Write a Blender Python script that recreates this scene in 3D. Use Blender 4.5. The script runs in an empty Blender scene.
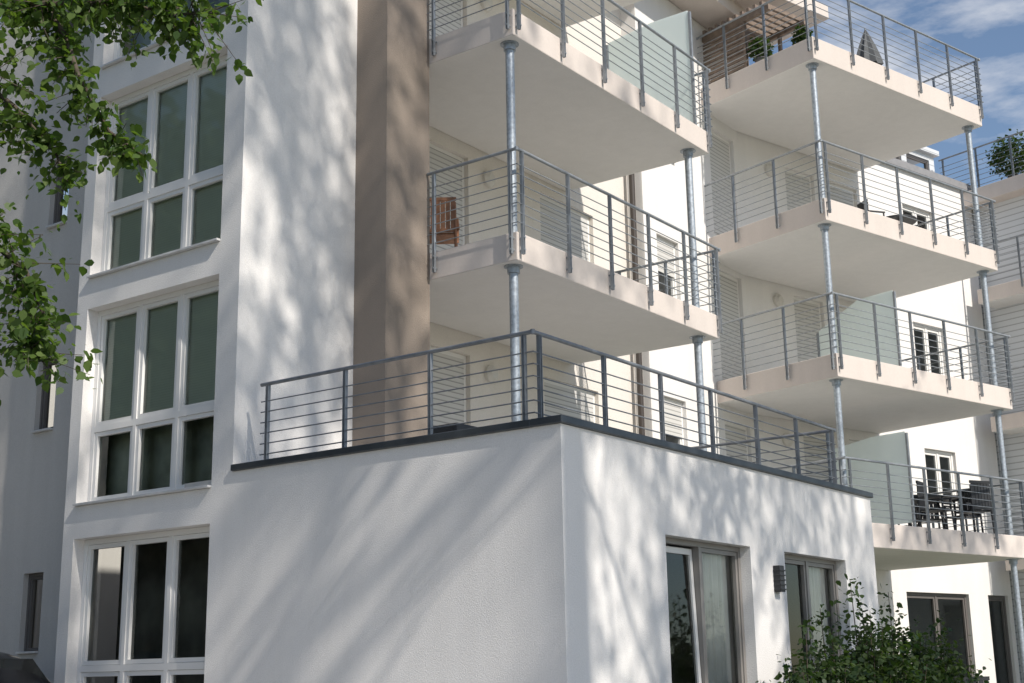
import bpy, math, random
import numpy as np
from mathutils import Vector, Matrix
random.seed(7); rng=np.random.default_rng(7)
sc=bpy.context.scene
TH=0.26559; C2,S2=math.cos(TH),math.sin(TH)
def W1(v): return (v[0],v[1],v[2])
def W2(v): return (C2*v[0]+S2*v[1], -S2*v[0]+C2*v[1], v[2])

# ------------------------------------------------------------ materials
def newmat(name):
    m=bpy.data.materials.new(name); m.use_nodes=True
    nt=m.node_tree; b=nt.nodes['Principled BSDF']; return m,nt,b
def stucco(name,col,var=0.06,scale=75,bump=0.6,rough=0.92,dirt=0.10,dist=0.010):
    m,nt,b=newmat(name); N=nt.nodes; L=nt.links
    tc=N.new('ShaderNodeNewGeometry')
    n1=N.new('ShaderNodeTexNoise'); n1.inputs['Scale'].default_value=scale; n1.inputs['Detail'].default_value=4; n1.inputs['Roughness'].default_value=0.65
    n2=N.new('ShaderNodeTexNoise'); n2.inputs['Scale'].default_value=0.7; n2.inputs['Detail'].default_value=5
    mp=N.new('ShaderNodeMapping'); mp.inputs['Scale'].default_value=(6,6,0.5)
    n3=N.new('ShaderNodeTexNoise'); n3.inputs['Scale'].default_value=0.9; n3.inputs['Detail'].default_value=3
    for n in (n1,n2): L.new(tc.outputs['Position'],n.inputs['Vector'])
    L.new(tc.outputs['Position'],mp.inputs['Vector']); L.new(mp.outputs[0],n3.inputs['Vector'])
    a=N.new('ShaderNodeMath'); a.operation='ADD'; L.new(n2.outputs[0],a.inputs[0]); L.new(n3.outputs[0],a.inputs[1])
    r=N.new('ShaderNodeMapRange'); r.inputs[1].default_value=0.6; r.inputs[2].default_value=1.35; r.inputs[3].default_value=1-dirt; r.inputs[4].default_value=1.0
    L.new(a.outputs[0],r.inputs[0])
    r2=N.new('ShaderNodeMapRange'); r2.inputs[1].default_value=0.3; r2.inputs[2].default_value=0.7; r2.inputs[3].default_value=1-var*2; r2.inputs[4].default_value=1.0
    L.new(n1.outputs[0],r2.inputs[0])
    mu=N.new('ShaderNodeMath'); mu.operation='MULTIPLY'; L.new(r.outputs[0],mu.inputs[0]); L.new(r2.outputs[0],mu.inputs[1])
    vm=N.new('ShaderNodeVectorMath'); vm.operation='SCALE'; vm.inputs[0].default_value=col; L.new(mu.outputs[0],vm.inputs['Scale'])
    L.new(vm.outputs[0],b.inputs['Base Color'])
    bp=N.new('ShaderNodeBump'); bp.inputs['Strength'].default_value=bump; bp.inputs['Distance'].default_value=dist
    L.new(n1.outputs[0],bp.inputs['Height']); L.new(bp.outputs[0],b.inputs['Normal'])
    b.inputs['Roughness'].default_value=rough; b.inputs['Specular IOR Level'].default_value=0.2
    return m
def plain(name,col,rough=0.5,metal=0.0,spec=0.5,var=0.0,scale=8,bump=0.0):
    m,nt,b=newmat(name); N=nt.nodes; L=nt.links
    b.inputs['Roughness'].default_value=rough; b.inputs['Metallic'].default_value=metal; b.inputs['Specular IOR Level'].default_value=spec
    b.inputs['Base Color'].default_value=(*col,1)
    if var>0:
        tc=N.new('ShaderNodeNewGeometry'); n=N.new('ShaderNodeTexNoise'); n.inputs['Scale'].default_value=scale; n.inputs['Detail'].default_value=4
        L.new(tc.outputs['Position'],n.inputs['Vector'])
        r=N.new('ShaderNodeMapRange'); r.inputs[1].default_value=0.3; r.inputs[2].default_value=0.7; r.inputs[3].default_value=1-var; r.inputs[4].default_value=1+var
        L.new(n.outputs[0],r.inputs[0]); vm=N.new('ShaderNodeVectorMath'); vm.operation='SCALE'; vm.inputs[0].default_value=col
        L.new(r.outputs[0],vm.inputs['Scale']); L.new(vm.outputs[0],b.inputs['Base Color'])
        if bump>0:
            bp=N.new('ShaderNodeBump'); bp.inputs['Strength'].default_value=bump; bp.inputs['Distance'].default_value=0.01
            L.new(n.outputs[0],bp.inputs['Height']); L.new(bp.outputs[0],b.inputs['Normal'])
    return m
M_white=stucco('white_stucco',(0.84,0.82,0.80),dirt=0.08)
M_grey=stucco('grey_stucco',(0.62,0.60,0.575))
M_brown=stucco('brown_stucco',(0.33,0.275,0.23),bump=0.8)
M_cream=stucco('cream_stucco',(0.80,0.755,0.70),dirt=0.06)
M_fascia=stucco('balcony_concrete_paint',(0.68,0.61,0.56),scale=30,bump=0.12,dirt=0.08,var=.03)
M_soffit=stucco('soffit_paint',(0.80,0.785,0.765),scale=25,bump=0.1,dirt=0.07,var=0.02)
M_tile=plain('balcony_tile',(0.52,0.50,0.47),0.8,var=0.12,scale=5)
M_cap=plain('zinc_coping',(0.085,0.095,0.105),0.45,0.6,var=0.15,scale=6)
M_rail=plain('railing_steel',(0.27,0.29,0.31),0.45,0.3,var=0.15,scale=12)
M_raildark=plain('terrace_railing_steel',(0.22,0.235,0.255),0.45,0.3,var=0.15,scale=12)
M_post=plain('galvanised_post',(0.36,0.40,0.44),0.5,0.5,var=0.25,scale=25)
M_frame=plain('white_window_frame',(0.78,0.77,0.75),0.35)
M_framegrey=plain('taupe_window_frame',(0.13,0.12,0.115),0.4)
M_framelight=plain('light_taupe_window_frame',(0.24,0.225,0.21),0.4)
M_sill=plain('painted_sill',(0.60,0.60,0.60),0.4,0.1,var=0.1)
M_dark=plain('dark_plastic',(0.02,0.021,0.024),0.5)
M_pipe=plain('brown_downpipe',(0.05,0.04,0.035),0.5)
M_wood=plain('oiled_wood',(0.24,0.11,0.055),0.6,var=0.3,scale=18,bump=0.2)
M_pergola=plain('brown_pergola_slats',(0.20,0.15,0.115),0.7,var=0.25,scale=10)
M_pot=plain('grey_pot',(0.10,0.10,0.10),0.85,var=0.15)
M_bark=plain('bark',(0.075,0.06,0.045),0.95,var=0.35,scale=14,bump=0.8)
M_curtain=plain('curtain_cloth',(0.82,0.80,0.77),0.9,var=0.12,scale=3)
M_roof=plain('roof_membrane',(0.25,0.25,0.26),0.9,var=0.1)
M_canvas=plain('parasol_canvas',(0.10,0.105,0.11),0.9,var=0.15)
plain_lamp=plain('opal_lamp',(0.62,0.60,0.56),0.3)
def slat(name,col,pitch,rough=0.6,lo=0.45,w=0.22):
    m,nt,b=newmat(name); N=nt.nodes; L=nt.links
    g=N.new('ShaderNodeNewGeometry'); sx=N.new('ShaderNodeSeparateXYZ'); L.new(g.outputs['Position'],sx.inputs[0])
    d=N.new('ShaderNodeMath'); d.operation='DIVIDE'; d.inputs[1].default_value=pitch; L.new(sx.outputs['Z'],d.inputs[0])
    fr=N.new('ShaderNodeMath'); fr.operation='FRACT'; L.new(d.outputs[0],fr.inputs[0])
    r=N.new('ShaderNodeMapRange'); r.inputs[1].default_value=0.0; r.inputs[2].default_value=w; r.inputs[3].default_value=lo; r.inputs[4].default_value=1.0
    L.new(fr.outputs[0],r.inputs[0]); vm=N.new('ShaderNodeVectorMath'); vm.operation='SCALE'; vm.inputs[0].default_value=col
    L.new(r.outputs[0],vm.inputs['Scale']); L.new(vm.outputs[0],b.inputs['Base Color'])
    b.inputs['Roughness'].default_value=rough; return m
M_shutter=slat('roller_shutter',(0.60,0.59,0.57),0.075,lo=0.3,w=0.3)
M_siding=slat('pale_siding',(0.62,0.64,0.66),0.14,lo=.4)
M_blind=slat('green_grey_blind',(0.62,0.66,0.57),0.03,0.8,lo=.8)
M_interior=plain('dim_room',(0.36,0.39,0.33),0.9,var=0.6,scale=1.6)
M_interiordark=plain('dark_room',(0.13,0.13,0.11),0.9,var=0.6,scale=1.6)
def glassmat(name,tint=(0.92,0.94,0.92),ior=1.62):
    m=bpy.data.materials.new(name); m.use_nodes=True; nt=m.node_tree; N=nt.nodes; L=nt.links; N.clear()
    o=N.new('ShaderNodeOutputMaterial'); mx=N.new('ShaderNodeMixShader'); t=N.new('ShaderNodeBsdfTransparent'); t.inputs[0].default_value=(*tint,1)
    g=N.new('ShaderNodeBsdfGlossy'); g.inputs['Roughness'].default_value=0.04; g.inputs['Color'].default_value=(0.9,0.93,0.91,1)
    f=N.new('ShaderNodeFresnel'); f.inputs[0].default_value=ior
    L.new(f.outputs[0],mx.inputs[0]); L.new(t.outputs[0],mx.inputs[1]); L.new(g.outputs[0],mx.inputs[2]); L.new(mx.outputs[0],o.inputs[0]); return m
M_glass=glassmat('window_glass')
def frosted():
    m=bpy.data.materials.new('frosted_glass'); m.use_nodes=True; nt=m.node_tree; N=nt.nodes; L=nt.links; N.clear()
    o=N.new('ShaderNodeOutputMaterial'); a=N.new('ShaderNodeBsdfTranslucent'); a.inputs[0].default_value=(0.93,0.98,0.965,1)
    d=N.new('ShaderNodeBsdfDiffuse'); d.inputs[0].default_value=(0.86,0.92,0.90,1); t=N.new('ShaderNodeBsdfTransparent'); t.inputs[0].default_value=(0.95,0.98,0.97,1)
    m1=N.new('ShaderNodeMixShader'); m2=N.new('ShaderNodeMixShader'); m1.inputs[0].default_value=0.55; m2.inputs[0].default_value=0.15
    L.new(d.outputs[0],m1.inputs[1]); L.new(a.outputs[0],m1.inputs[2]); L.new(m1.outputs[0],m2.inputs[1]); L.new(t.outputs[0],m2.inputs[2]); L.new(m2.outputs[0],o.inputs[0]); return m
M_frost=frosted()
def leafmat(name,c1,c2,tr=.35):
    m=bpy.data.materials.new(name); m.use_nodes=True; nt=m.node_tree; N=nt.nodes; L=nt.links; N.clear()
    o=N.new('ShaderNodeOutputMaterial'); d=N.new('ShaderNodeBsdfPrincipled'); d.inputs['Roughness'].default_value=0.5; d.inputs['Specular IOR Level'].default_value=0.3
    t=N.new('ShaderNodeBsdfTranslucent'); mx=N.new('ShaderNodeMixShader'); mx.inputs[0].default_value=tr
    g=N.new('ShaderNodeNewGeometry'); n=N.new('ShaderNodeMixRGB'); n.inputs[1].default_value=(*c1,1); n.inputs[2].default_value=(*c2,1)
    L.new(g.outputs['Random Per Island'],n.inputs[0]); L.new(n.outputs[0],d.inputs['Base Color'])
    vm=N.new('ShaderNodeVectorMath'); vm.operation='MULTIPLY'; vm.inputs[1].default_value=(1.7,1.9,0.7); L.new(n.outputs[0],vm.inputs[0]); L.new(vm.outputs[0],t.inputs[0])
    L.new(d.outputs[0],mx.inputs[1]); L.new(t.outputs[0],mx.inputs[2]); L.new(mx.outputs[0],o.inputs[0]); return m
M_leaf=leafmat('tree_leaf',(0.042,0.085,0.02),(0.105,0.155,0.038),.42)
M_leaffar=plain('far_tree_leaf',(0.06,0.085,0.03),0.8,var=.4,scale=2)
M_leaf2=leafmat('shrub_leaf',(0.018,0.042,0.015),(0.06,0.09,0.028))

# ------------------------------------------------------------ mesh builder
COLL=sc.collection
wloc={}
class MB:
    def __init__(s,T=W1): s.v=[]; s.f=[]; s.mi=[]; s.T=T; s.sm=[]
    def add(s,vs,fs,mi=0,sm=False):
        o=len(s.v); s.v+= [s.T(v) for v in vs]; s.f+=[tuple(i+o for i in f) for f in fs]; s.mi+=[mi]*len(fs); s.sm+=[sm]*len(fs)
    def box(s,x0,x1,y0,y1,z0,z1,mi=0,mtop=None,mbot=None):
        vs=[(x0,y0,z0),(x1,y0,z0),(x1,y1,z0),(x0,y1,z0),(x0,y0,z1),(x1,y0,z1),(x1,y1,z1),(x0,y1,z1)]
        o=len(s.v); s.v+=[s.T(v) for v in vs]
        for f,k in (((0,1,5,4),mi),((1,2,6,5),mi),((2,3,7,6),mi),((3,0,4,7),mi),((4,5,6,7),mi if mtop is None else mtop),((3,2,1,0),mi if mbot is None else mbot)):
            s.f.append(tuple(i+o for i in f)); s.mi.append(k); s.sm.append(False)
    def quad(s,a,b,c,d,mi=0): s.add([a,b,c,d],[(0,1,2,3)],mi)
    def tube(s,p0,p1,r0,r1=None,n=8,mi=0,caps=True):
        r1=r0 if r1 is None else r1
        p0=Vector(p0);p1=Vector(p1); d=(p1-p0)
        if d.length<1e-6: return
        d.normalize(); a=d.orthogonal().normalized(); b=d.cross(a)
        vs=[];
        for p,r in ((p0,r0),(p1,r1)):
            for i in range(n):
                t=2*math.pi*i/n; vs.append(tuple(p+a*math.cos(t)*r+b*math.sin(t)*r))
        s.add(vs,[(i,(i+1)%n,n+(i+1)%n,n+i) for i in range(n)],mi,True)
        if caps: s.add(vs,[tuple(range(n))[::-1],tuple(range(n,2*n))],mi)
    def make(s,name,mats,parent=None,bevel=0,origin=None):
        V=np.array(s.v); c=(V.min(0)+V.max(0))/2 if origin is None else np.array(origin)
        me=bpy.data.meshes.new(name); me.from_pydata([tuple(x) for x in (V-c)],[],s.f); 
        for m in (mats if isinstance(mats,list) else [mats]): me.materials.append(m)
        me.polygons.foreach_set('material_index',s.mi); me.polygons.foreach_set('use_smooth',s.sm); me.update()
        o=bpy.data.objects.new(name,me); COLL.objects.link(o)
        pl=wloc[parent.name] if parent else np.zeros(3)
        o.location=tuple(c-pl); 
        if parent: o.parent=parent
        wloc[o.name]=c
        if bevel:
            b=o.modifiers.new('bevel','BEVEL'); b.width=bevel; b.segments=2; b.limit_method='ANGLE'
        return o
def empty(name,loc,label,cat,group=None):
    o=bpy.data.objects.new(name,None); o.location=loc; COLL.objects.link(o); wloc[o.name]=np.array(loc,float)
    tag(o,label,cat,group); return o
def tag(o,label,cat,group=None):
    o['label']=label; o['category']=cat
    if group: o['group']=group

def wall_sheet(mb,o,u,n,ulen,z0,z1,ops,depth,mi=0,mir=0):
    us=sorted(set([0,ulen]+[a for p in ops for a in p[:2]])); zs=sorted(set([z0,z1]+[a for p in ops for a in p[2:]]))
    P=lambda a,z,d=0:(o[0]+u[0]*a+n[0]*d,o[1]+u[1]*a+n[1]*d,z)
    for i in range(len(us)-1):
        for j in range(len(zs)-1):
            cu=(us[i]+us[i+1])/2; cz=(zs[j]+zs[j+1])/2
            if any(p[0]<cu<p[1] and p[2]<cz<p[3] for p in ops): continue
            mb.quad(P(us[i],zs[j]),P(us[i+1],zs[j]),P(us[i+1],zs[j+1]),P(us[i],zs[j+1]),mi)
    for a0,a1,b0,b1 in ops:
        mb.quad(P(a0,b0),P(a0,b0,depth),P(a0,b1,depth),P(a0,b1),mir); mb.quad(P(a1,b0),P(a1,b0,depth),P(a1,b1,depth),P(a1,b1),mir)
        mb.quad(P(a0,b1),P(a1,b1),P(a1,b1,depth),P(a0,b1,depth),mir); mb.quad(P(a0,b0),P(a1,b0),P(a1,b0,depth),P(a0,b0,depth),mir)

def window(parent,T,o,u,n,a0,a1,z0,z1,setb,cols,transom=None,fw=0.06,fmat=M_frame,inner='blind',sill=True,sash=0.05,inner_h=1.0,leaf=None):
    P=lambda a,z,d:(o[0]+u[0]*a+n[0]*d,o[1]+u[1]*a+n[1]*d,z)
    flip=(u[1]*(-n[0])-u[0]*(-n[1]))<0
    def pbox(mb,A0,A1,Z0,Z1,D0,D1,mi=0,lean=0):
        zr=z0
        def Q(a,z,d): return P(a,z,d+lean*(z-zr))
        vs=[Q(A0,Z0,D0),Q(A1,Z0,D0),Q(A1,Z0,D1),Q(A0,Z0,D1),Q(A0,Z1,D0),Q(A1,Z1,D0),Q(A1,Z1,D1),Q(A0,Z1,D1)]
        mb.add(vs,[(0,1,5,4),(1,2,6,5),(2,3,7,6),(3,0,4,7),(4,5,6,7),(3,2,1,0)],mi)
    f=MB(T); s=setb; e=0.003
    d0,d1=s-0.05,s+0.03
    A0,A1,Z0,Z1=a0+e,a1-e,z0+e,z1-e
    pbox(f,A0,A0+fw,Z0,Z1,d0,d1); pbox(f,A1-fw,A1,Z0,Z1,d0,d1); pbox(f,A0+fw,A1-fw,Z1-fw,Z1,d0,d1); pbox(f,A0+fw,A1-fw,Z0,Z0+fw,d0,d1)
    zb=[(Z0+fw,Z1-fw)]
    if transom: 
        pbox(f,A0+fw,A1-fw,transom-fw*.6,transom+fw*.6,d0,d1); zb=[(Z0+fw,transom-fw*.6),(transom+fw*.6,Z1-fw)]
    w=(A1-A0-2*fw); cw=w/cols
    g=MB(T)
    for zz0,zz1 in zb:
        for c in range(cols):
            x0=A0+fw+c*cw; x1=x0+cw
            if c>0: pbox(f,x0-fw*.45,x0+fw*.45,zz0,zz1,d0,d1)
            xa=x0+(fw*.45 if c>0 else 0); xb=x1-(fw*.45 if c<cols-1 else 0)
            if leaf is not None and c==leaf:
                k=MB(T); ln=.032; q0,q1=s-.045,s-.005; sw=.06
                pbox(k,xa+.01,xa+sw,zz0+.02,zz1-.02,q0,q1,0,ln); pbox(k,xb-sw,xb-.01,zz0+.02,zz1-.02,q0,q1,0,ln)
                pbox(k,xa+sw,xb-sw,zz1-.02-sw,zz1-.02,q0,q1,0,ln); pbox(k,xa+sw,xb-sw,zz0+.02,zz0+.02+sw,q0,q1,0,ln)
                lk=k
                zg=[(xa+sw,zz0+.02+sw),(xb-sw,zz0+.02+sw),(xb-sw,zz1-.02-sw),(xa+sw,zz1-.02-sw)]
                pts=[P(a,z,s-.025+ln*(z-z0)) for a,z in zg]
                g.quad(*(pts if not flip else pts[::-1])); continue
            q0,q1=d0+0.012,d1-0.01
            pbox(f,xa+e,xa+sash,zz0+e,zz1-e,q0,q1); pbox(f,xb-sash,xb-e,zz0+e,zz1-e,q0,q1)
            pbox(f,xa+sash,xb-sash,zz1-sash,zz1-e,q0,q1); pbox(f,xa+sash,xb-sash,zz0+e,zz0+sash,q0,q1)
            pts=[P(xa+sash,zz0+sash,s),P(xb-sash,zz0+sash,s),P(xb-sash,zz1-sash,s),P(xa+sash,zz1-sash,s)]
            g.quad(*(pts if not flip else pts[::-1]))
    wo=f.make('window',fmat,parent)
    g.make('glass',M_glass,wo)
    if leaf is not None: lk.make('sash',M_frame,wo)
    if sill:
        k=MB(T); pbox(k,a0+0.004,a1-0.004,z0+0.004,z0+0.03,-0.05,s-0.055)
        k.make('sill',M_sill,wo,bevel=0.004)
    if inner in ('blind','fullblind'):
        zt=transom
        for c in range(cols):
            k=MB(T); x0=A0+fw+c*cw; drop=zt+0.02+(0.0,0.06,-.02)[(c+int(z0*3))%3]
            if inner=='fullblind': drop=z0+.05
            k.quad(P(x0+.02,drop,s+.045),P(x0+cw-.02,drop,s+.045),P(x0+cw-.02,z1-.05,s+.045),P(x0+.02,z1-.05,s+.045))
            k.make('blind',M_blind,wo)
    if inner=='shutter':
        k=MB(T)
        zb_=z0+.06+(z1-z0-.1)*(1-inner_h)
        k.quad(P(A0+fw,zb_,s-.056),P(A1-fw,zb_,s-.056),P(A1-fw,z1-.063,s-.056),P(A0+fw,z1-.063,s-.056)); k.make('roller_shutter',M_shutter,wo)
    if inner=='curtain':
        nn=40
        for part in ((0.04,0.16),(0.60,0.92)):
            k=MB(T)
            xs=[A0+(A1-A0)*(part[0]+(part[1]-part[0])*i/nn) for i in range(nn+1)]
            ds=[s+(0.19 if part[0]<.5 else .08)+0.02*math.sin(i*0.9)+0.01*math.sin(i*2.3) for i in range(nn+1)]
            vs=[P(xs[i],z0+.05,ds[i]) for i in range(nn+1)]+[P(xs[i],z1-.03,ds[i]) for i in range(nn+1)]
            k.add(vs,[(i,i+1,nn+2+i,nn+1+i) for i in range(nn)],0,True)
            k.make('curtain',M_curtain,wo)
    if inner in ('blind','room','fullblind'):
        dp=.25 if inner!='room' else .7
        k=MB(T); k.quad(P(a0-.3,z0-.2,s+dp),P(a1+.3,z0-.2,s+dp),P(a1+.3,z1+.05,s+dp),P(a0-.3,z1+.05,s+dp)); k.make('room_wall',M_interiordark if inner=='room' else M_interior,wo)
    return wo

def railing(name,parent,T,pts,zf,h=1.0,bars=7,post_sp=1.0,drop=0.28,mat=None):
    mb=MB(T); zt=zf+h
    n=len(pts)
    for i in range(n-1):
        a=Vector((*pts[i],0)); b=Vector((*pts[i+1],0)); L=(b-a).length; d=(b-a).normalized()
        mb.tube((a.x,a.y,zt),(b.x,b.y,zt),0.021,n=8)
        for k in range(bars):
            z=zf+0.09+(h-0.16)*k/(bars-0.0) 
            mb.tube((a.x,a.y,z),(b.x,b.y,z),0.0072,n=5,caps=False)
        m=max(1,round(L/post_sp)); off=0.10
        for k in range(m+1):
            t=off+(L-2*off)*k/m; p=a+d*t
            nrm=Vector((d.y,-d.x,0))
            for s_ in (-1,1):
                q=p+d*0.013*s_; w=0.0045
                mb.add([tuple(q+d*x+nrm*y+Vector((0,0,z))) for z in (zf-drop,zt-0.015) for x,y in ((-w,-.02),(w,-.02),(w,.02),(-w,.02))],[(0,1,5,4),(1,2,6,5),(2,3,7,6),(3,0,4,7),(3,2,1,0),(4,5,6,7)])
            if drop>0.1:
                for zz in (zf-0.08,zf-drop+0.05):
                    mb.tube(tuple(p+nrm*0.032+Vector((0,0,zz))),tuple(p-nrm*0.06+Vector((0,0,zz))),0.014,n=8)
    for p in pts[1:-1]:
        mb.tube((p[0],p[1],zt-0.021),(p[0],p[1],zt+0.021),0.023,n=8)
    return mb.make(name,mat or M_rail,parent)

def balcony(parent,T,x0,x1,y0,y1,zt,th,bars=7,left_from=None,post_sp=1.0):
    s=MB(T)
    s.box(x0,x1,y0,y1,zt-th,zt,0,1,2)
    b=s.make('balcony',[M_fascia,M_tile,M_soffit],parent,bevel=0.012)
    yl=left_from if left_from else y1
    railing('railing',b,T,[(x0-0.05,yl),(x0-0.05,y0-0.05),(x1+0.05,y0-0.05),(x1+0.05,y1)],zt,1.0,bars,mat=M_rail,post_sp=post_sp)
    return b
def support(parent,T,x,y,z0,z1,r=0.055):
    m=MB(T); m.tube((x,y,z0),(x,y,z1),r,n=20)
    m.tube((x,y,z0+0.001),(x,y,z0+0.02),r+.045,n=20); m.tube((x,y,z1-0.09),(x,y,z1-0.002),r+.02,n=20); m.tube((x,y,z1-0.012),(x,y,z1-0.001),r+.06,n=20)
    return m.make('support_post',M_post,parent)
def divider(parent,T,x,y0,y1,z0,h,slope=0):
    m=MB(T); ya,yb=y0+.03,y1-.03; ym=ya+(yb-ya)*.45
    prof=[(ya,z0+.12),(yb,z0+.12),(yb,z0+h-slope),(ym,z0+h),(ya,z0+h)]
    vs=[(x-.006,a,b) for a,b in prof]+[(x+.006,a,b) for a,b in prof]; n=5
    m.add(vs,[tuple(range(n)),tuple(range(n,2*n))[::-1]]+[(i,(i+1)%n,n+(i+1)%n,n+i) for i in range(n)])
    g=m.make('glass_divider',M_frost,parent)
    for y,hh in ((y0,h),(y1,h-slope)):
        k=MB(T); k.box(x-.02,x+.02,y-.02,y+.02,z0+.005,z0+hh-.03); k.make('divider_post',M_rail,g)
    return g
def lamp_round(parent,T,x,y,z,n):
    m=MB(T); c=Vector((x,y,z)); n=Vector(n)
    m.tube(tuple(c),tuple(c-n*0.05),0.13,0.13,n=20); m.tube(tuple(c-n*0.051),tuple(c-n*0.10),0.12,0.07,n=20)
    return m.make('wall_lamp',plain_lamp,parent)

# ------------------------------------------------------------ building one
B1=empty('apartment_building',(0,6,0),'white plaster apartment block with bay windows, roof terrace and stacked balconies','apartment building')
w=MB()
WY0,WY1=4.45,6.75
SILL=(0.32,3.04,5.76,8.48)
ops=[(WY0-4.13,WY1-4.13,s,s+2.35) for s in SILL]
wall_sheet(w,(0,4.13),(0,1),(1,0),2.82,0,12.6,ops,0.26)
w.quad((0,6.95,0),(0.5,6.95,0),(0.5,6.95,12.6),(0,6.95,12.6))
w.quad((0,4.13,3.1),(1.8,4.13,3.1),(1.8,4.13,12.6),(0,4.13,12.6))
w.make('wall',M_white,B1)
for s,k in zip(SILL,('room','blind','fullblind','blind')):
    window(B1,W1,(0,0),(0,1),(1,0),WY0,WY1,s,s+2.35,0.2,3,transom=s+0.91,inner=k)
w=MB()
ops=[(8.0-6.95,8.4-6.95,1.43+2.72*k,2.4+2.72*k) for k in range(4)]+[(9.9-6.95,10.8-6.95,1.2+2.72*k,2.5+2.72*k) for k in range(4)]
wall_sheet(w,(0.5,6.95),(0,1),(1,0),15.0,0,12.6,ops,0.2)
w.quad((0.5,21.95,0),(13.2,21.95,0),(13.2,21.95,12.6),(0.5,21.95,12.6)); 
w.quad((13.2,21.95,0),(13.2,4.6,0),(13.2,4.6,12.6),(13.2,21.95,12.6))
w.make('wall',M_grey,B1)
for k in range(4):
    window(B1,W1,(0.5,0),(0,1),(1,0),8.0,8.4,1.43+2.72*k,2.4+2.72*k,0.12,1,inner=None,fmat=M_framegrey,fw=.035,sash=.035)
    window(B1,W1,(0.5,0),(0,1),(1,0),9.9,10.8,1.2+2.72*k,2.5+2.72*k,0.12,2,inner=None,fmat=M_framegrey)
w=MB(); w.quad((1.8,4.13,3.1),(1.8,3.63,3.1),(1.8,3.63,12.6),(1.8,4.13,12.6)); w.quad((1.8,3.63,3.1),(2.6,3.63,3.1),(2.6,3.63,12.6),(1.8,3.63,12.6)); w.quad((2.6,3.63,3.1),(2.6,4.9,3.1),(2.6,4.9,12.6),(2.6,3.63,12.6))
w.make('wall',M_brown,B1)
w=MB(); LV=[3.15,6.1,8.95,11.8]
ops=[]
for z in LV[:3]: ops+=[(3.35-2.6,5.0-2.6,z+0.02,z+2.3),(6.8-2.6,8.3-2.6,z+0.02,z+2.3)]
wall_sheet(w,(2.6,4.9),(1,0),(0,1),6.83,0,13.2,ops,0.16)
w.make('wall',M_cream,B1)
for i,z in enumerate(LV[:3]):
    window(B1,W1,(0,4.9),(1,0),(0,1),3.35,5.0,z+0.02,z+2.3,0.12,2,inner='shutter',sill=False,inner_h=[0.98,0.98,0.6][i])
    window(B1,W1,(0,4.9),(1,0),(0,1),6.8,8.3,z+0.02,z+2.3,0.12,2,inner='shutter',sill=False,inner_h=[0.98,0.98,0.5][i])
    lamp_round(B1,W1,5.45,4.9,z+2.1,(0,1,0))
w=MB(); w.quad((9.43,4.9,0),(9.43,4.6,0),(9.43,4.6,13.2),(9.43,4.9,13.2))
ops=[(12.0-9.43,13.0-9.43,z+0.02,z+2.2) for z in (3.3,6.15,8.95)]+[(9.85-9.43,10.6-9.43,z+1.0,z+2.3) for z in (3.3,6.15,8.95)]
wall_sheet(w,(9.43,4.6),(1,0),(0,1),3.77,0,13.2,ops,0.16)
w.make('wall',M_white,B1)
w=MB(); w.tube((9.33,4.74,3.0),(9.33,4.74,11.4),.05,n=14); w.make('downpipe',M_pipe,B1)
for z in (3.3,6.15,8.95):
    window(B1,W1,(0,4.6),(1,0),(0,1),12.0,13.0,z+0.02,z+2.2,0.12,1,inner='shutter',sill=False,inner_h=0.98)
    window(B1,W1,(0,4.6),(1,0),(0,1),9.85,10.6,z+1.0,z+2.3,0.12,1,inner='shutter',inner_h=.5)
w=MB(); w.box(-0.1,2.65,3.55,22,12.62,12.8); w.make('roof',M_roof,B1)
w=MB(); w.box(2.7,13.6,3.9,12,13.22,13.52); w.make('roof',M_fascia,B1,bevel=.01)
w=MB()
w.quad((0,0,0),(0,4.13,0),(0,4.13,3.18),(0,0,3.18))
wall_sheet(w,(0,0),(1,0),(0,1),6.9,0,3.18,[(1.72,3.48,0.1,2.35),(4.30,5.97,0.1,2.35)],0.22)
w.quad((6.9,0,0),(6.9,4.9,0),(6.9,4.9,3.18),(6.9,0,3.18))
w.make('wall',M_white,B1)
w=MB(); w.box(0.02,6.88,0.02,4.9,2.95,3.13); w.make('terrace_floor',M_tile,B1)
w=MB(); w.box(-0.035,6.935,-0.035,0.30,3.183,3.25); w.box(-0.035,0.30,0.30,4.128,3.183,3.25); w.box(6.6,6.935,0.3,4.59,3.183,3.25)
w.make('coping',M_cap,B1,bevel=0.008)
window(B1,W1,(0,0),(1,0),(0,1),1.72,3.48,0.1,2.35,0.17,2,fmat=M_framelight,inner='curtain',sill=False,fw=0.05,sash=0.045,leaf=0)
window(B1,W1,(0,0),(1,0),(0,1),4.30,5.97,0.1,2.35,0.17,2,fmat=M_framelight,inner='curtain',sill=False,fw=0.05,sash=0.045)
railing('railing',B1,W1,[(0.12,3.86),(0.12,0.36),(6.8,0.36),(6.8,4.5)],3.25,0.83,6,post_sp=1.1,drop=-0.002,mat=M_raildark)
m=MB(); m.box(3.99,4.10,-0.08,-0.004,1.90,2.18)
for k in range(5): m.box(3.98,4.11,-0.09,-0.006,1.92+k*0.05,1.935+k*0.05)
m.make('wall_lamp',M_dark,B1,bevel=0.003)
for i,z in enumerate((6.1,8.95)):
    b=balcony(B1,W1,2.6,7.53,2.31,4.895,z,0.35,left_from=3.62,bars=7)
    if i==1: divider(b,W1,7.4,2.45,3.95,z,2.0,.1)
s=MB(); s.box(2.6,7.6,3.3,4.895,11.5,11.8,0,0,1); s.make('canopy',[M_fascia,M_soffit],B1,bevel=0.01)
for x in (2.78,7.22):
    support(B1,W1,x,2.5,3.135,5.75); support(B1,W1,x,2.5,6.1,8.6)

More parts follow.
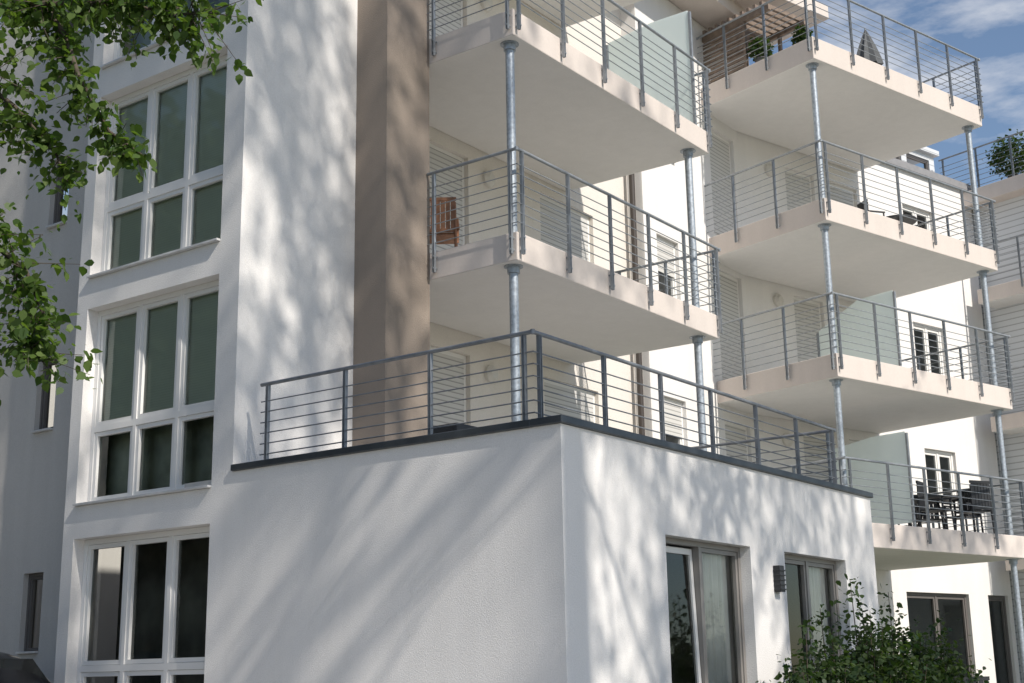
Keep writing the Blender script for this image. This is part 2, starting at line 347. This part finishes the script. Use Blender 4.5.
# ------------------------------------------------------------ building two
B2=empty('apartment_building',W2((15,8,0)),'white apartment block with four stacked cream balconies on steel posts','apartment building')
LV2=[3.4,6.15,8.85,11.83]
w=MB(W2); X0=11.5
wins=[]
for z in LV2[:3]:
    wins+=[(12.9,13.8,z+0.02,z+2.15,'shutter'),(14.3,15.2,z+0.02,z+2.15,None if z<8 else 'shutter'),(16.8,17.9,z+0.95,z+2.2,None)]
wins+=[(15.75,17.9,0.25,2.6,None),(18.6,19.35,0.25,2.6,None),(12.5,14.5,0.25,2.5,None)]
wall_sheet(w,(X0,7.9),(1,0),(0,1),8.0,0,11.83,[(a-X0,b-X0,c,d) for a,b,c,d,_ in wins],0.16)
w.quad((19.5,7.9,0),(19.5,16,0),(19.5,16,11.83),(19.5,7.9,11.83)); w.quad((19.5,16,0),(11.5,16,0),(11.5,16,11.83),(19.5,16,11.83))
w.make('wall',M_white,B2)
for a,b_,c,d,k in wins:
    window(B2,W2,(0,7.9),(1,0),(0,1),a,b_,c,d,0.12,1 if a>18 else 2,fmat=M_framegrey if c<3 else M_frame,inner=k,inner_h=.75 if a>14 else .98,sill=a>16 and c>3)
w=MB(W2); w.box(11.4,19.7,7.8,16,11.84,12.0); w.make('roof',M_roof,B2)
w=MB(W2); w.box(10.9,12.6,8.4,12,12.0,13.5); w.make('penthouse_wall',M_cream,B2)
w=MB(W2); wall_sheet(w,(14.5,8.7),(1,0),(0,1),4.9,12.0,13.0,[(.5+1.1*k,1.4+1.1*k,12.2,12.85) for k in range(4)],.1); w.box(14.4,19.5,8.6,14,13.0,13.12); w.make('penthouse_wall',M_siding,B2)
for k in range(4): window(B2,W2,(14.5,8.7),(1,0),(0,1),.5+1.1*k,1.4+1.1*k,12.2,12.85,.08,1,fmat=M_framegrey,inner=None,sill=False,fw=.04,sash=.03)
w=MB(W2); w.box(9.9,12.6,6.3,12.2,13.51,13.78); w.make('roof',M_fascia,B2,bevel=.01)
for i,z in enumerate(LV2):
    b=balcony(B2,W2,10.15,15.25,4.85,7.89,z,0.40 if i!=3 else 0.42,bars=7,post_sp=1.15)
    if i==0: divider(b,W2,12.3,5.15,6.8,z,1.7,.1)
    if i==1: divider(b,W2,12.3,5.15,6.9,z,1.5,.4)
    if i<3:
        lamp_round(B2,W2,12.4,7.9,z+1.95,(0,1,0))
        for x in (10.35,15.05): support(B2,W2,x,5.05,z,LV2[i+1]-0.4-(0.02 if i==2 else 0))
for x in (10.35,15.05): support(B2,W2,x,5.05,0,3.0)
m=MB(W2)
for k in range(13):
    y=6.0+k*0.16; m.box(10.25,11.4,y,y+.06,12.95,13.03)
for x in (10.3,11.3): m.box(x,x+.08,5.9,8.2,12.84,12.948)
for x in (10.31,11.31): m.box(x,x+.06,6.5,6.56,11.83,12.84)
for k in range(11): m.box(10.32,10.35,6.5,8.1,11.95+k*.08,12.0+k*.08)
m.make('pergola',M_pergola,B2)

# ------------------------------------------------------------ building three
B3=empty('apartment_building',W2((23,9,0)),'pale slatted-facade apartment block with cream floor bands and roof railing','apartment building')
w=MB(W2); ZT=11.45
wall_sheet(w,(19.6,4.2),(0,1),(1,0),9,0,ZT,[(2.1,3.4,0.1,2.5)],0.2); w.quad((19.6,4.2,0),(28,4.2,0),(28,4.2,ZT),(19.6,4.2,ZT)); w.quad((28,4.2,0),(28,13.2,0),(28,13.2,ZT),(28,4.2,ZT)); w.quad((19.6,13.2,0),(28,13.2,0),(28,13.2,ZT),(19.6,13.2,ZT))
w.make('wall',M_siding,B3)
window(B3,W2,(19.6,4.2),(0,1),(1,0),2.1,3.4,0.1,2.5,0.15,1,fmat=M_framegrey,inner=None,sill=False)
for z in (3.1,6.1,9.0):
    w=MB(W2); w.box(18.9,28,3.6,7.6,z,z+.33,0,0,1); bb=w.make('balcony',[M_fascia,M_soffit],B3,bevel=0.01)
    railing('railing',bb,W2,[(18.85,7.5),(18.85,3.55),(28,3.55)],z+.33,.95,6,drop=.2)
w=MB(W2); w.box(19.2,28.2,3.8,13.4,ZT,ZT+.35); w.make('roof',M_fascia,B3,bevel=0.01)
railing('railing',B3,W2,[(19.3,8.5),(19.3,3.9),(28,3.9)],ZT+.35,1.0,7,drop=0)

# ------------------------------------------------------------ unseen block across the street, added to screen low sky from window reflections
B4=empty('apartment_building',(-32,40,0),'unseen plain beige block added across the street for the window reflections','apartment building')
w=MB()
ops=[(2+3.2*k,3.6+3.2*k,.9+3*j,2.4+3*j) for k in range(16) for j in range(4)]
wall_sheet(w,(-26,10),(0,1),(-1,0),55,0,13,ops,.15); w.quad((-26,65,0),(-38,65,0),(-38,65,13),(-26,65,13)); w.quad((-26,10,0),(-38,10,0),(-38,10,13),(-26,10,13)); w.quad((-38,10,0),(-38,65,0),(-38,65,13),(-38,10,13))
w.make('wall',stucco('beige_stucco',(.16,.16,.14)),B4)
w=MB(); w.box(-38.3,-25.7,9.7,65.3,13,13.3); w.make('roof',M_roof,B4)

# ------------------------------------------------------------ furniture
def chair(T,x,y,z,rot,mat,label,grp=None,sc_=1.0):
    c,s=math.cos(rot)*sc_,math.sin(rot)*sc_
    R=lambda v:T((x+c*v[0]-s*v[1],y+s*v[0]+c*v[1],z+v[2]*sc_))
    root=empty('garden_chair',T((x,y,z)),label,'chair',grp)
    m=MB(R)
    for k in range(6): m.box(-.22,.22,-.22+k*.075,-.22+k*.075+.068,.42,.45)
    m.make('seat',mat,root)
    m=MB(R)
    for k in range(6): m.box(-.215+k*.072,-.215+k*.072+.062,.235,.255,.50,.92)
    m.box(-.23,.23,.23,.26,.92,.97); m.box(-.23,.23,.231,.259,.45,.50)
    m.make('backrest',mat,root)
    for lx,ly in ((-.21,-.21),(.21,-.21),(-.21,.235),(.21,.235)):
        m=MB(R); m.tube((lx*1.08,ly*1.1,0),(lx,ly,.42 if ly<0 else .9),.02,.02,n=8); m.make('leg',mat,root)
    for lx in (-.235,.235):
        m=MB(R); m.box(lx-.025,lx+.025,-.22,.24,.64,.67); m.box(lx-.015,lx+.015,-.20,-.17,.425,.64); m.make('armrest',mat,root)
def table(T,x,y,z,mat,label,r=.45,h=.73):
    root=empty('garden_table',T((x,y,z)),label,'table')
    R=lambda v:T((x+v[0],y+v[1],z+v[2]))
    m=MB(R); m.tube((0,0,h-.03),(0,0,h),r,n=28); m.make('table_top',mat,root,bevel=0.004)
    for k in range(3):
        a=k*2.1; m=MB(R); m.tube((0.8*r*math.cos(a),.8*r*math.sin(a),0),(0.2*r*math.cos(a),.2*r*math.sin(a),h-.03),.02,n=8); m.make('leg',mat,root)
chair(W1,3.15,3.9,6.1,2.2,M_wood,'brown slatted wooden armchair standing on the middle balcony',sc_=.88)
G='dark garden chairs around the balcony table'
for (x,y,r) in ((13.5,5.5,0.3),(14.9,5.9,-1.6),(14.2,6.7,0.1),(13.3,6.3,1.5),(14.3,5.3,2.9),(14.85,6.6,-.8)): chair(W2,x,y,3.4,r,M_dark,'dark metal slatted garden chair beside a balcony table',G)
table(W2,14.1,5.95,3.4,M_dark,'round dark metal garden table on the lowest balcony',.55)
table(W2,13.5,5.8,8.85,M_dark,'low round dark table on an upper balcony',.38,.52)
chair(W2,12.75,5.8,8.85,1.2,M_dark,'dark metal slatted chair on an upper balcony',sc_=.75)
chair(W1,9.1,-.25,0,2.3,M_dark,'dark metal garden chair beside the shrubs')
def parasol(T,x,y,z,k=.8):
    root=empty('parasol',T((x,y,z)),'folded dark grey parasol on the top balcony','parasol')
    R=lambda v:T((x+v[0]*k,y+v[1]*k,z+v[2]*k))
    m=MB(R); m.tube((0,0,.06),(0,0,1.62),.018,n=10); m.make('pole',M_rail,root)
    m=MB(R); m.tube((0,0,0),(0,0,.06),.22,.2,n=18); m.make('foot',M_dark,root)
    m=MB(R); n=16; rows=[(.62,.36),(.8,.32),(1.1,.22),(1.4,.10),(1.58,.015)]; vs=[]
    for zz,rr in rows:
        for i in range(n):
            a=2*math.pi*i/n; q=rr*(1 if i%2 else .75); vs.append((q*math.cos(a),q*math.sin(a),zz))
    m.add(vs,[(j*n+i,j*n+(i+1)%n,(j+1)*n+(i+1)%n,(j+1)*n+i) for j in range(len(rows)-1) for i in range(n)]); m.make('canopy',M_canvas,root)
parasol(W2,12.9,5.7,11.83,.82)

# ------------------------------------------------------------ vegetation
def leaf_arrays(P,size,droop=0.3,jit=0.35):
    n=len(P); base=np.array([(0,0,0),(.36,.25,.04),(.38,.6,.0),(0,1.15,-.10),(-.38,.6,0),(-.36,.25,.04)])*1.0
    sz=size*(1+jit*rng.uniform(-1,1,n))
    az=rng.uniform(0,2*np.pi,n); tilt=rng.normal(-droop,0.55,n); roll=rng.normal(0,0.6,n)
    ca,sa=np.cos(az),np.sin(az); ct,st=np.cos(tilt),np.sin(tilt)
    Y=np.stack([-sa*ct,ca*ct,st],1); X0=np.stack([ca,sa,np.zeros(n)],1); Z0=np.cross(X0,Y)
    X=X0*np.cos(roll)[:,None]+Z0*np.sin(roll)[:,None]; Z=np.cross(X,Y)
    V=P[:,None,:]+sz[:,None,None]*(base[None,:,0:1]*X[:,None,:]+base[None,:,1:2]*Y[:,None,:]+base[None,:,2:3]*Z[:,None,:])
    return V.reshape(-1,3), n
def leaves_obj(name,P,size,mat,parent,**k):
    V,n=leaf_arrays(P,size,**k); c=V.mean(0); V=V-c
    me=bpy.data.meshes.new(name); me.vertices.add(n*6); me.vertices.foreach_set('co',V.ravel().astype(np.float32))
    me.loops.add(n*6); me.loops.foreach_set('vertex_index',np.arange(n*6,dtype=np.int32))
    me.polygons.add(n); me.polygons.foreach_set('loop_start',np.arange(0,n*6,6,dtype=np.int32)); me.polygons.foreach_set('loop_total',np.full(n,6,dtype=np.int32))
    me.update(calc_edges=True); me.materials.append(mat)
    o=bpy.data.objects.new(name,me); COLL.objects.link(o); o.parent=parent; o.location=tuple(c-wloc[parent.name]); wloc[o.name]=c; return o
def grow(mb,p,d,L,r,depth,tips,up=0.15,spread=0.6):
    segs=3; q=Vector(p); dd=Vector(d)
    for i in range(segs):
        dd=(dd+Vector((random.uniform(-.15,.15),random.uniform(-.15,.15),random.uniform(-.05,.12)+up*.2))).normalized()
        q2=q+dd*L/segs; r2=r*(1-.25/segs*(i+1))
        mb.tube(tuple(q),tuple(q2),r*(1-.25/segs*i),r2,n=7 if depth>1 else 5,caps=False); q=q2
        if depth<=2: tips.append(tuple(q))
    if depth==0: return
    nb=random.choice((2,3,3)) 
    for k in range(nb):
        a=dd.orthogonal().normalized(); a.rotate(Matrix.Rotation(random.uniform(0,6.28),3,dd))
        nd=(dd*random.uniform(.6,1)+a*spread*random.uniform(.7,1.4)+Vector((0,0,up))).normalized()
        grow(mb,q,nd,L*random.uniform(.65,.85),r*.55,depth-1,tips,up,spread)
def tree(loc,h_trunk,L,nleaf,size,label,grp,rad=0.22,depth=4,cl=0.55,seed=1,mat=None,whorls=1,wstep=3.5,clump=0):
    random.seed(seed)
    root=empty('street_tree',loc,label,'tree',grp)
    mb=MB(); tips=[]
    top=h_trunk+(whorls-1)*wstep
    mb.tube(loc,(loc[0]+.1,loc[1],h_trunk),rad*1.25,rad,n=12)
    if whorls>1: mb.tube((loc[0]+.1,loc[1],h_trunk),(loc[0]+.1,loc[1],top),rad,rad*.6,n=12)
    for wh in range(whorls):
        hz=h_trunk+wh*wstep
        for k in range(4):
            a=k*1.57+random.uniform(-.4,.4)+wh*.8
            grow(mb,(loc[0]+.1,loc[1],hz-.05),(math.cos(a)*.9,math.sin(a)*.9,.7),L*(1-.1*wh),rad*.4,depth-1,tips)
    grow(mb,(loc[0]+.1,loc[1],top-.05),(0,0,1),L*1.15,rad*.5,depth,tips)
    mb.make('trunk',M_bark,root)
    T=np.array(tips)
    if clump: T=T[rng.permutation(len(T))[:clump]]
    idx=rng.integers(0,len(T),nleaf)
    P=T[idx]+rng.normal(0,cl,(nleaf,3))*np.array([1,1,.75])
    leaves_obj('crown',P,size,mat or M_leaf,root)
    return root
GT='street trees along the pavement'
tree((-3.0,-12.5,0),12.0,3.2,7500,0.16,'tall leafy street tree on the pavement',GT,seed=3,cl=.48,rad=.26,whorls=3,mat=M_leaffar,clump=110)
tree((0.0,-9.6,0),6.0,2.5,4200,0.14,'slender leafy street tree on the pavement',GT,seed=21,cl=.38,rad=.16,whorls=1,mat=M_leaffar,clump=46)
tree((7.5,-12.5,0),8.0,2.8,3600,0.14,'slender leafy street tree on the pavement',GT,seed=5,cl=.42,rad=.17,whorls=1,mat=M_leaffar,clump=48)
for i,l in enumerate(((-13,22,0),(-19,29,0),(-9,31,0),(-24,21,0),(-15,15,0),(-15,38,0))): tree(l,2.5,3.6,7000,0.36,'tall leafy street tree on the pavement',GT,seed=11+i,cl=.95,mat=M_leaffar,whorls=2)
E=Vector((-9.53,-6.48,1.05)); RR=Vector((.591,-.807,0)); FF=Vector((.807,.591,0))
def loc_near(r,d,h): return E+RR*r+FF*d+Vector((0,0,h))
tb=loc_near(-4.3,6.6,-1.05)
NT=empty('street_tree',tuple(tb),'lime tree with drooping leafy boughs in front of the facade','tree',GT)
mb=MB(); mb.tube(tuple(tb),tuple(loc_near(-4.25,6.6,2.2)),.24,.2,n=14,caps=False); mb.tube(tuple(loc_near(-4.25,6.6,2.2)),tuple(loc_near(-4.2,6.7,6.5)),.2,.13,n=12,caps=False)
boughs=[([(-4.2,6.6,4.3),(-3.02,6.6,3.74),(-2.7,6.5,3.49),(-2.38,6.4,3.45),(-2.07,6.5,3.50),(-1.75,6.6,3.48),(-1.55,6.5,3.43)],1500,.075),
([(-4.2,6.6,4.8),(-2.9,6.9,3.92),(-2.5,6.8,3.65),(-2.1,6.7,3.62),(-1.8,6.8,3.62)],800,.075),
([(-3.4,6.9,3.9),(-2.54,6.6,3.62),(-2.32,6.5,3.31),(-2.2,6.4,3.03),(-2.06,6.5,2.77),(-1.86,6.5,2.62)],700,.055),
([(-4.2,6.6,3.3),(-3.3,6.5,2.85),(-2.9,6.4,2.47),(-2.62,6.3,2.17),(-2.40,6.4,2.0),(-2.30,6.4,1.77),(-2.34,6.3,1.52)],1600,.08),
([(-4.2,6.6,3.9),(-3.2,6.7,3.4),(-2.82,6.6,3.14),(-2.56,6.5,2.92),(-2.36,6.6,2.69),(-2.26,6.5,2.5)],700,.06),
([(-4.2,6.6,3.0),(-3.3,6.6,2.5),(-2.9,6.5,2.1),(-2.65,6.5,1.8),(-2.56,6.5,1.42)],800,.065),
([(-4.2,6.6,4.5),(-3.2,6.2,3.7),(-2.75,6.1,3.3),(-2.60,6.2,3.0),(-2.66,6.2,2.7)],600,.08)]
LP=[]
for pts,nl,sp in boughs:
    P3=[loc_near(*p) for p in pts]; n=len(P3)
    for i in range(n-1): mb.tube(tuple(P3[i]),tuple(P3[i+1]),.026*(1-i/n)**1.5+.003,.026*(1-(i+1)/n)**1.5+.003,n=6,caps=False)
    for k in range(int(nl/14)):
        t=rng.uniform(1.0,n-1.001); i=int(t); q=P3[i].lerp(P3[i+1],t-i)
        tw_=q+Vector(rng.normal(0,sp*1.5,3))+Vector((0,0,-.04))
        mb.tube(tuple(q),tuple(tw_),.003,.0015,n=4,caps=False)
        for j in range(16):
            LP.append(tuple(q.lerp(tw_,rng.uniform(.2,1.15))+Vector(rng.normal(0,.03,3))))
for k in range(9):
    a=k*.7; c=loc_near(-4.2,6.7,5.0+.35*(k%5)); t=c+Vector((math.cos(a)*2.2,math.sin(a)*2.2,1.2)); 
    if (t-loc_near(-4.2,6.7,5)).dot(RR)>1.2: continue
    mb.tube(tuple(c),tuple(t),.05,.01,n=6,caps=False)
    for j in range(350): LP.append(tuple(c.lerp(t,rng.uniform(.4,1.1))+Vector(rng.normal(0,.4,3))))
mb.make('trunk',M_bark,NT); leaves_obj('crown',np.array(LP),.040,M_leaf,NT,droop=.6,jit=.5)
def shrub(T,x,y,h,rad,n,size,label,z=0,name='shrub',cat='shrub',mat=M_leaf2):
    root=empty(name,T((x,y,z)),label,cat); mb=MB(T); P=[]
    for k in range(26):
        a=rng.uniform(0,6.28); rr=rad*rng.uniform(.1,1); hh=h*rng.uniform(.6,1.0)*(1-.3*rr/rad)
        if k==0: rr=.1; hh=h*1.08
        p0=Vector((x+.1*math.cos(a),y+.1*math.sin(a),z)); p1=Vector((x+rr*math.cos(a)*.7,y+rr*math.sin(a)*.7,z+hh*.6)); p2=Vector((x+rr*math.cos(a),y+rr*math.sin(a),z+hh))
        mb.tube(tuple(p0),tuple(p1),.012,.008,n=5,caps=False); mb.tube(tuple(p1),tuple(p2),.008,.003,n=5,caps=False)
        for j in range(n//26):
            t=rng.uniform(0,1); q=(p0.lerp(p1,t) if rng.uniform()<.35 else p1.lerp(p2,t)); s_=.15*rad/.6 if t<.7 else .09*rad/.6
            P.append(T(tuple(q+Vector(rng.normal(0,s_,3)))))
    mb.make('stem',M_bark,root); leaves_obj('foliage',np.array(P),size,mat,root,jit=.5)
for x,y,h,r,n in ((2.6,-.9,1.3,.42,3400),(3.35,-.9,1.55,.5,4400),(4.15,-.9,1.85,.46,4400),(5.0,-.9,1.75,.52,4600),(5.9,-1.0,1.5,.52,4200)):
    shrub(W1,x,y,h,r,n,.05,'dense dark green garden shrub beside the terrace doors')
def potted(T,x,y,z,h,r,label,n=600):
    root=empty('potted_plant',T((x,y,z)),label,'potted plant')
    m=MB(T); m.tube((x,y,z),(x,y,z+.2),.09,.12,n=18); m.tube((x,y,z+.201),(x,y,z+.22),.135,.135,n=18); m.make('pot',M_pot,root)
    P=[]
    for j in range(n):
        v=rng.normal(0,1,3); v/=np.linalg.norm(v); v=v*rng.uniform(.2,1)**.5*(1+.25*rng.normal()*.6); P.append(T((x+v[0]*r,y+v[1]*r,z+.2+h/2+v[2]*h/2)))
    leaves_obj('foliage',np.array(P),.06,M_leaf2,root)
potted(W2,10.7,5.5,11.83,.4,.17,'small leafy plant in a grey pot on the top balcony')
potted(W2,10.5,6.3,11.83,.45,.22,'small leafy plant in a grey pot on the top balcony')
potted(W2,19.75,6.9,11.8,1.0,.5,'round leafy bush in a pot on the neighbouring roof terrace',1800)
potted(W2,19.8,5.9,11.8,.7,.4,'round leafy bush in a pot on the neighbouring roof terrace',1200)
m=MB(); m.box(1.45,2.1,2.3,2.7,3.135,3.68); o=m.make('planter_box',M_dark,None,bevel=.02,origin=(1.78,2.5,3.135)); tag(o,'black plastic planter box on the roof terrace','planter')

# ------------------------------------------------------------ car
CAR=empty('parked_car',(-1.35,7.9,0),'dark parked hatchback beside the grey wing of the block','car')
def car():
    cx=-1.35; y0=5.75
    M_car=plain('car_paint',(0.012,0.013,0.016),0.18,0.3); M_tyre=plain('tyre',(0.02,0.02,0.02),.9); M_rim=plain('rim',(.5,.5,.52),.3,.9)
    M_cg=plain('car_glass',(0.01,0.012,0.013),.05); M_red=plain('tail_light',(0.4,0.01,0.01),.2)
    st=[(0,.80,.35,.80,.78,.86,.70),(.12,.86,.28,.92,.84,1.02,.66),(.45,.88,.22,.95,.86,1.36,.56),(.9,.89,.2,.96,.87,1.43,.58),(1.7,.89,.2,.95,.87,1.45,.60),(2.4,.89,.2,.93,.87,1.40,.58),(3.1,.89,.2,.92,.86,1.0,.64),(3.8,.87,.22,.82,.82,.86,.6),(4.15,.8,.3,.66,.74,.70,.5)]
    m=MB(); rows=[]
    for y,a,zl,zb,b,zr,c in st:
        rows.append([(cx-a*.95,y0+y,zl),(cx-a,y0+y,(zl+zb)/2),(cx-b,y0+y,zb),(cx-c,y0+y,zr-.03*(zr>zb+.1)),(cx-c*.6,y0+y,zr+.015),(cx,y0+y,zr+.03),(cx+c*.6,y0+y,zr+.015),(cx+c,y0+y,zr-.03*(zr>zb+.1)),(cx+b,y0+y,zb),(cx+a,y0+y,(zl+zb)/2),(cx+a*.95,y0+y,zl)])
    vs=[v for r in rows for v in r]; n=11
    fs=[(i*n+j,i*n+j+1,(i+1)*n+j+1,(i+1)*n+j) for i in range(len(rows)-1) for j in range(n-1)]
    fs+=[(i*n+10,i*n,(i+1)*n,(i+1)*n+10) for i in range(len(rows)-1)]+[tuple(range(n)),tuple(range((len(rows)-1)*n,len(rows)*n))[::-1]]
    m.add(vs,fs,0,True); b=m.make('body',M_car,CAR); sb=b.modifiers.new('s','SUBSURF'); sb.levels=1; sb.render_levels=2
    def q(name,a,mat): 
        k=MB(); k.quad(*a); return k.make(name,mat,CAR)
    q('rear_window',[(cx-.62,y0+.17,1.03),(cx+.62,y0+.17,1.03),(cx+.50,y0+.39,1.33),(cx-.50,y0+.39,1.33)],M_cg)
    for s_ in (-1,1):
        q('side_window',[(cx+s_*.855,y0+.7,.99),(cx+s_*.855,y0+2.7,.99),(cx+s_*.66,y0+2.35,1.33),(cx+s_*.64,y0+.85,1.35)],M_cg)
        k=MB(); k.box(cx+s_*.72-.09,cx+s_*.72+.09,y0-.02,y0+.1,.72,.92); k.make('tail_light',M_red,CAR,bevel=.02)
        for yy in (.75,3.35):
            k=MB(); k.tube((cx+s_*.72,y0+yy,.31),(cx+s_*.92,y0+yy,.31),.31,n=28); w_=k.make('wheel',M_tyre,CAR,bevel=.02)
            k=MB(); k.tube((cx+s_*.90,y0+yy,.31),(cx+s_*.935,y0+yy,.31),.2,.19,n=20); k.make('rim',M_rim,w_)
car()

# ------------------------------------------------------------ ground
def ground():
    m=MB(); m.quad((-900,-900,0),(900,-900,0),(900,900,0),(-900,900,0)); o=m.make('ground',plain('garden_grass',(0.10,0.11,0.06),0.95,var=0.3,scale=3),None); o['kind']='structure'
    m=MB(); m.quad((-5,-60,.004),(-0.02,-60,.004),(-0.02,60,.004),(-5,60,.004)); m.quad((-.02,-7.0,.004),(40,-7.0,.004),(40,-1.6,.004),(-.02,-1.6,.004))
    o=m.make('pavement',plain('paving',(0.50,0.485,0.46),0.9,var=0.12,scale=4,bump=.2),None); o['kind']='structure'
    m=MB(); m.quad((-13,-60,.004),(-5.3,-60,.004),(-5.3,60,.004),(-13,60,.004)); o=m.make('road',plain('asphalt',(0.05,0.05,0.052),0.9,var=0.15,scale=40,bump=.3),None); o['kind']='structure'
    m=MB(); m.box(-5.3,-5.0,-60,60,0,.12); o=m.make('kerb',plain('kerb_stone',(0.3,0.3,0.29),0.9,var=.1),None,bevel=.01); o['kind']='structure'
ground()

# ------------------------------------------------------------ sky, sun, camera
sd=Vector((-0.175,-0.71,0.69)).normalized()
wd=bpy.data.worlds.new('World'); sc.world=wd; wd.use_nodes=True; nt=wd.node_tree; N=nt.nodes; L=nt.links
bg=N['Background']; bg.inputs[1].default_value=0.13
sk=N.new('ShaderNodeTexSky'); sk.sky_type='NISHITA'; sk.sun_disc=False; sk.sun_elevation=math.asin(sd.z); sk.sun_rotation=math.atan2(sd.x,sd.y); sk.dust_density=0.7
tc=N.new('ShaderNodeTexCoord'); mp=N.new('ShaderNodeMapping'); mp.inputs['Scale'].default_value=(1.0,1.0,3.0); mp.inputs['Rotation'].default_value=(0.5,0.3,0.9)
no=N.new('ShaderNodeTexNoise'); no.inputs['Scale'].default_value=3.4; no.inputs['Detail'].default_value=9; no.inputs['Roughness'].default_value=.58
L.new(tc.outputs['Generated'],mp.inputs[0]); L.new(mp.outputs[0],no.inputs['Vector'])
cr=N.new('ShaderNodeMapRange'); cr.inputs[1].default_value=.57; cr.inputs[2].default_value=.73; cr.inputs[3].default_value=0; cr.inputs[4].default_value=.9; L.new(no.outputs[0],cr.inputs[0])
mx=N.new('ShaderNodeMixRGB'); mx.inputs[2].default_value=(7.2,7.2,7.3,1); L.new(cr.outputs[0],mx.inputs[0]); L.new(sk.outputs[0],mx.inputs[1]); L.new(mx.outputs[0],bg.inputs[0])
sl=bpy.data.lights.new('sun','SUN'); sl.energy=5.0; sl.angle=math.radians(.7); sl.color=(1,.935,.845)
so=bpy.data.objects.new('sun',sl); COLL.objects.link(so); so.rotation_mode='QUATERNION'; so.rotation_quaternion=sd.to_track_quat('Z','Y'); so.location=(0,-20,30)
t,r=0.24377,-0.01701; yB=0.63239
R0=Vector((math.sin(yB),-math.cos(yB),0)); F0=Vector((math.cos(yB),math.sin(yB),0)); Z=Vector((0,0,1))
Fw=F0*math.cos(t)+Z*math.sin(t); U0=-F0*math.sin(t)+Z*math.cos(t)
Xc=R0*math.cos(r)+U0*math.sin(r); Yc=-R0*math.sin(r)+U0*math.cos(r)
cam=bpy.data.cameras.new('camera'); co=bpy.data.objects.new('camera',cam); COLL.objects.link(co)
M=Matrix((( Xc.x,Yc.x,-Fw.x,-9.53),(Xc.y,Yc.y,-Fw.y,-6.48),(Xc.z,Yc.z,-Fw.z,1.05),(0,0,0,1)))
co.matrix_world=M; cam.sensor_width=36; cam.lens=36*1353.53/1024; cam.clip_end=3000; cam.clip_start=.1
sc.camera=co
sc.view_settings.view_transform='Standard'; sc.view_settings.look='None'; sc.view_settings.exposure=0
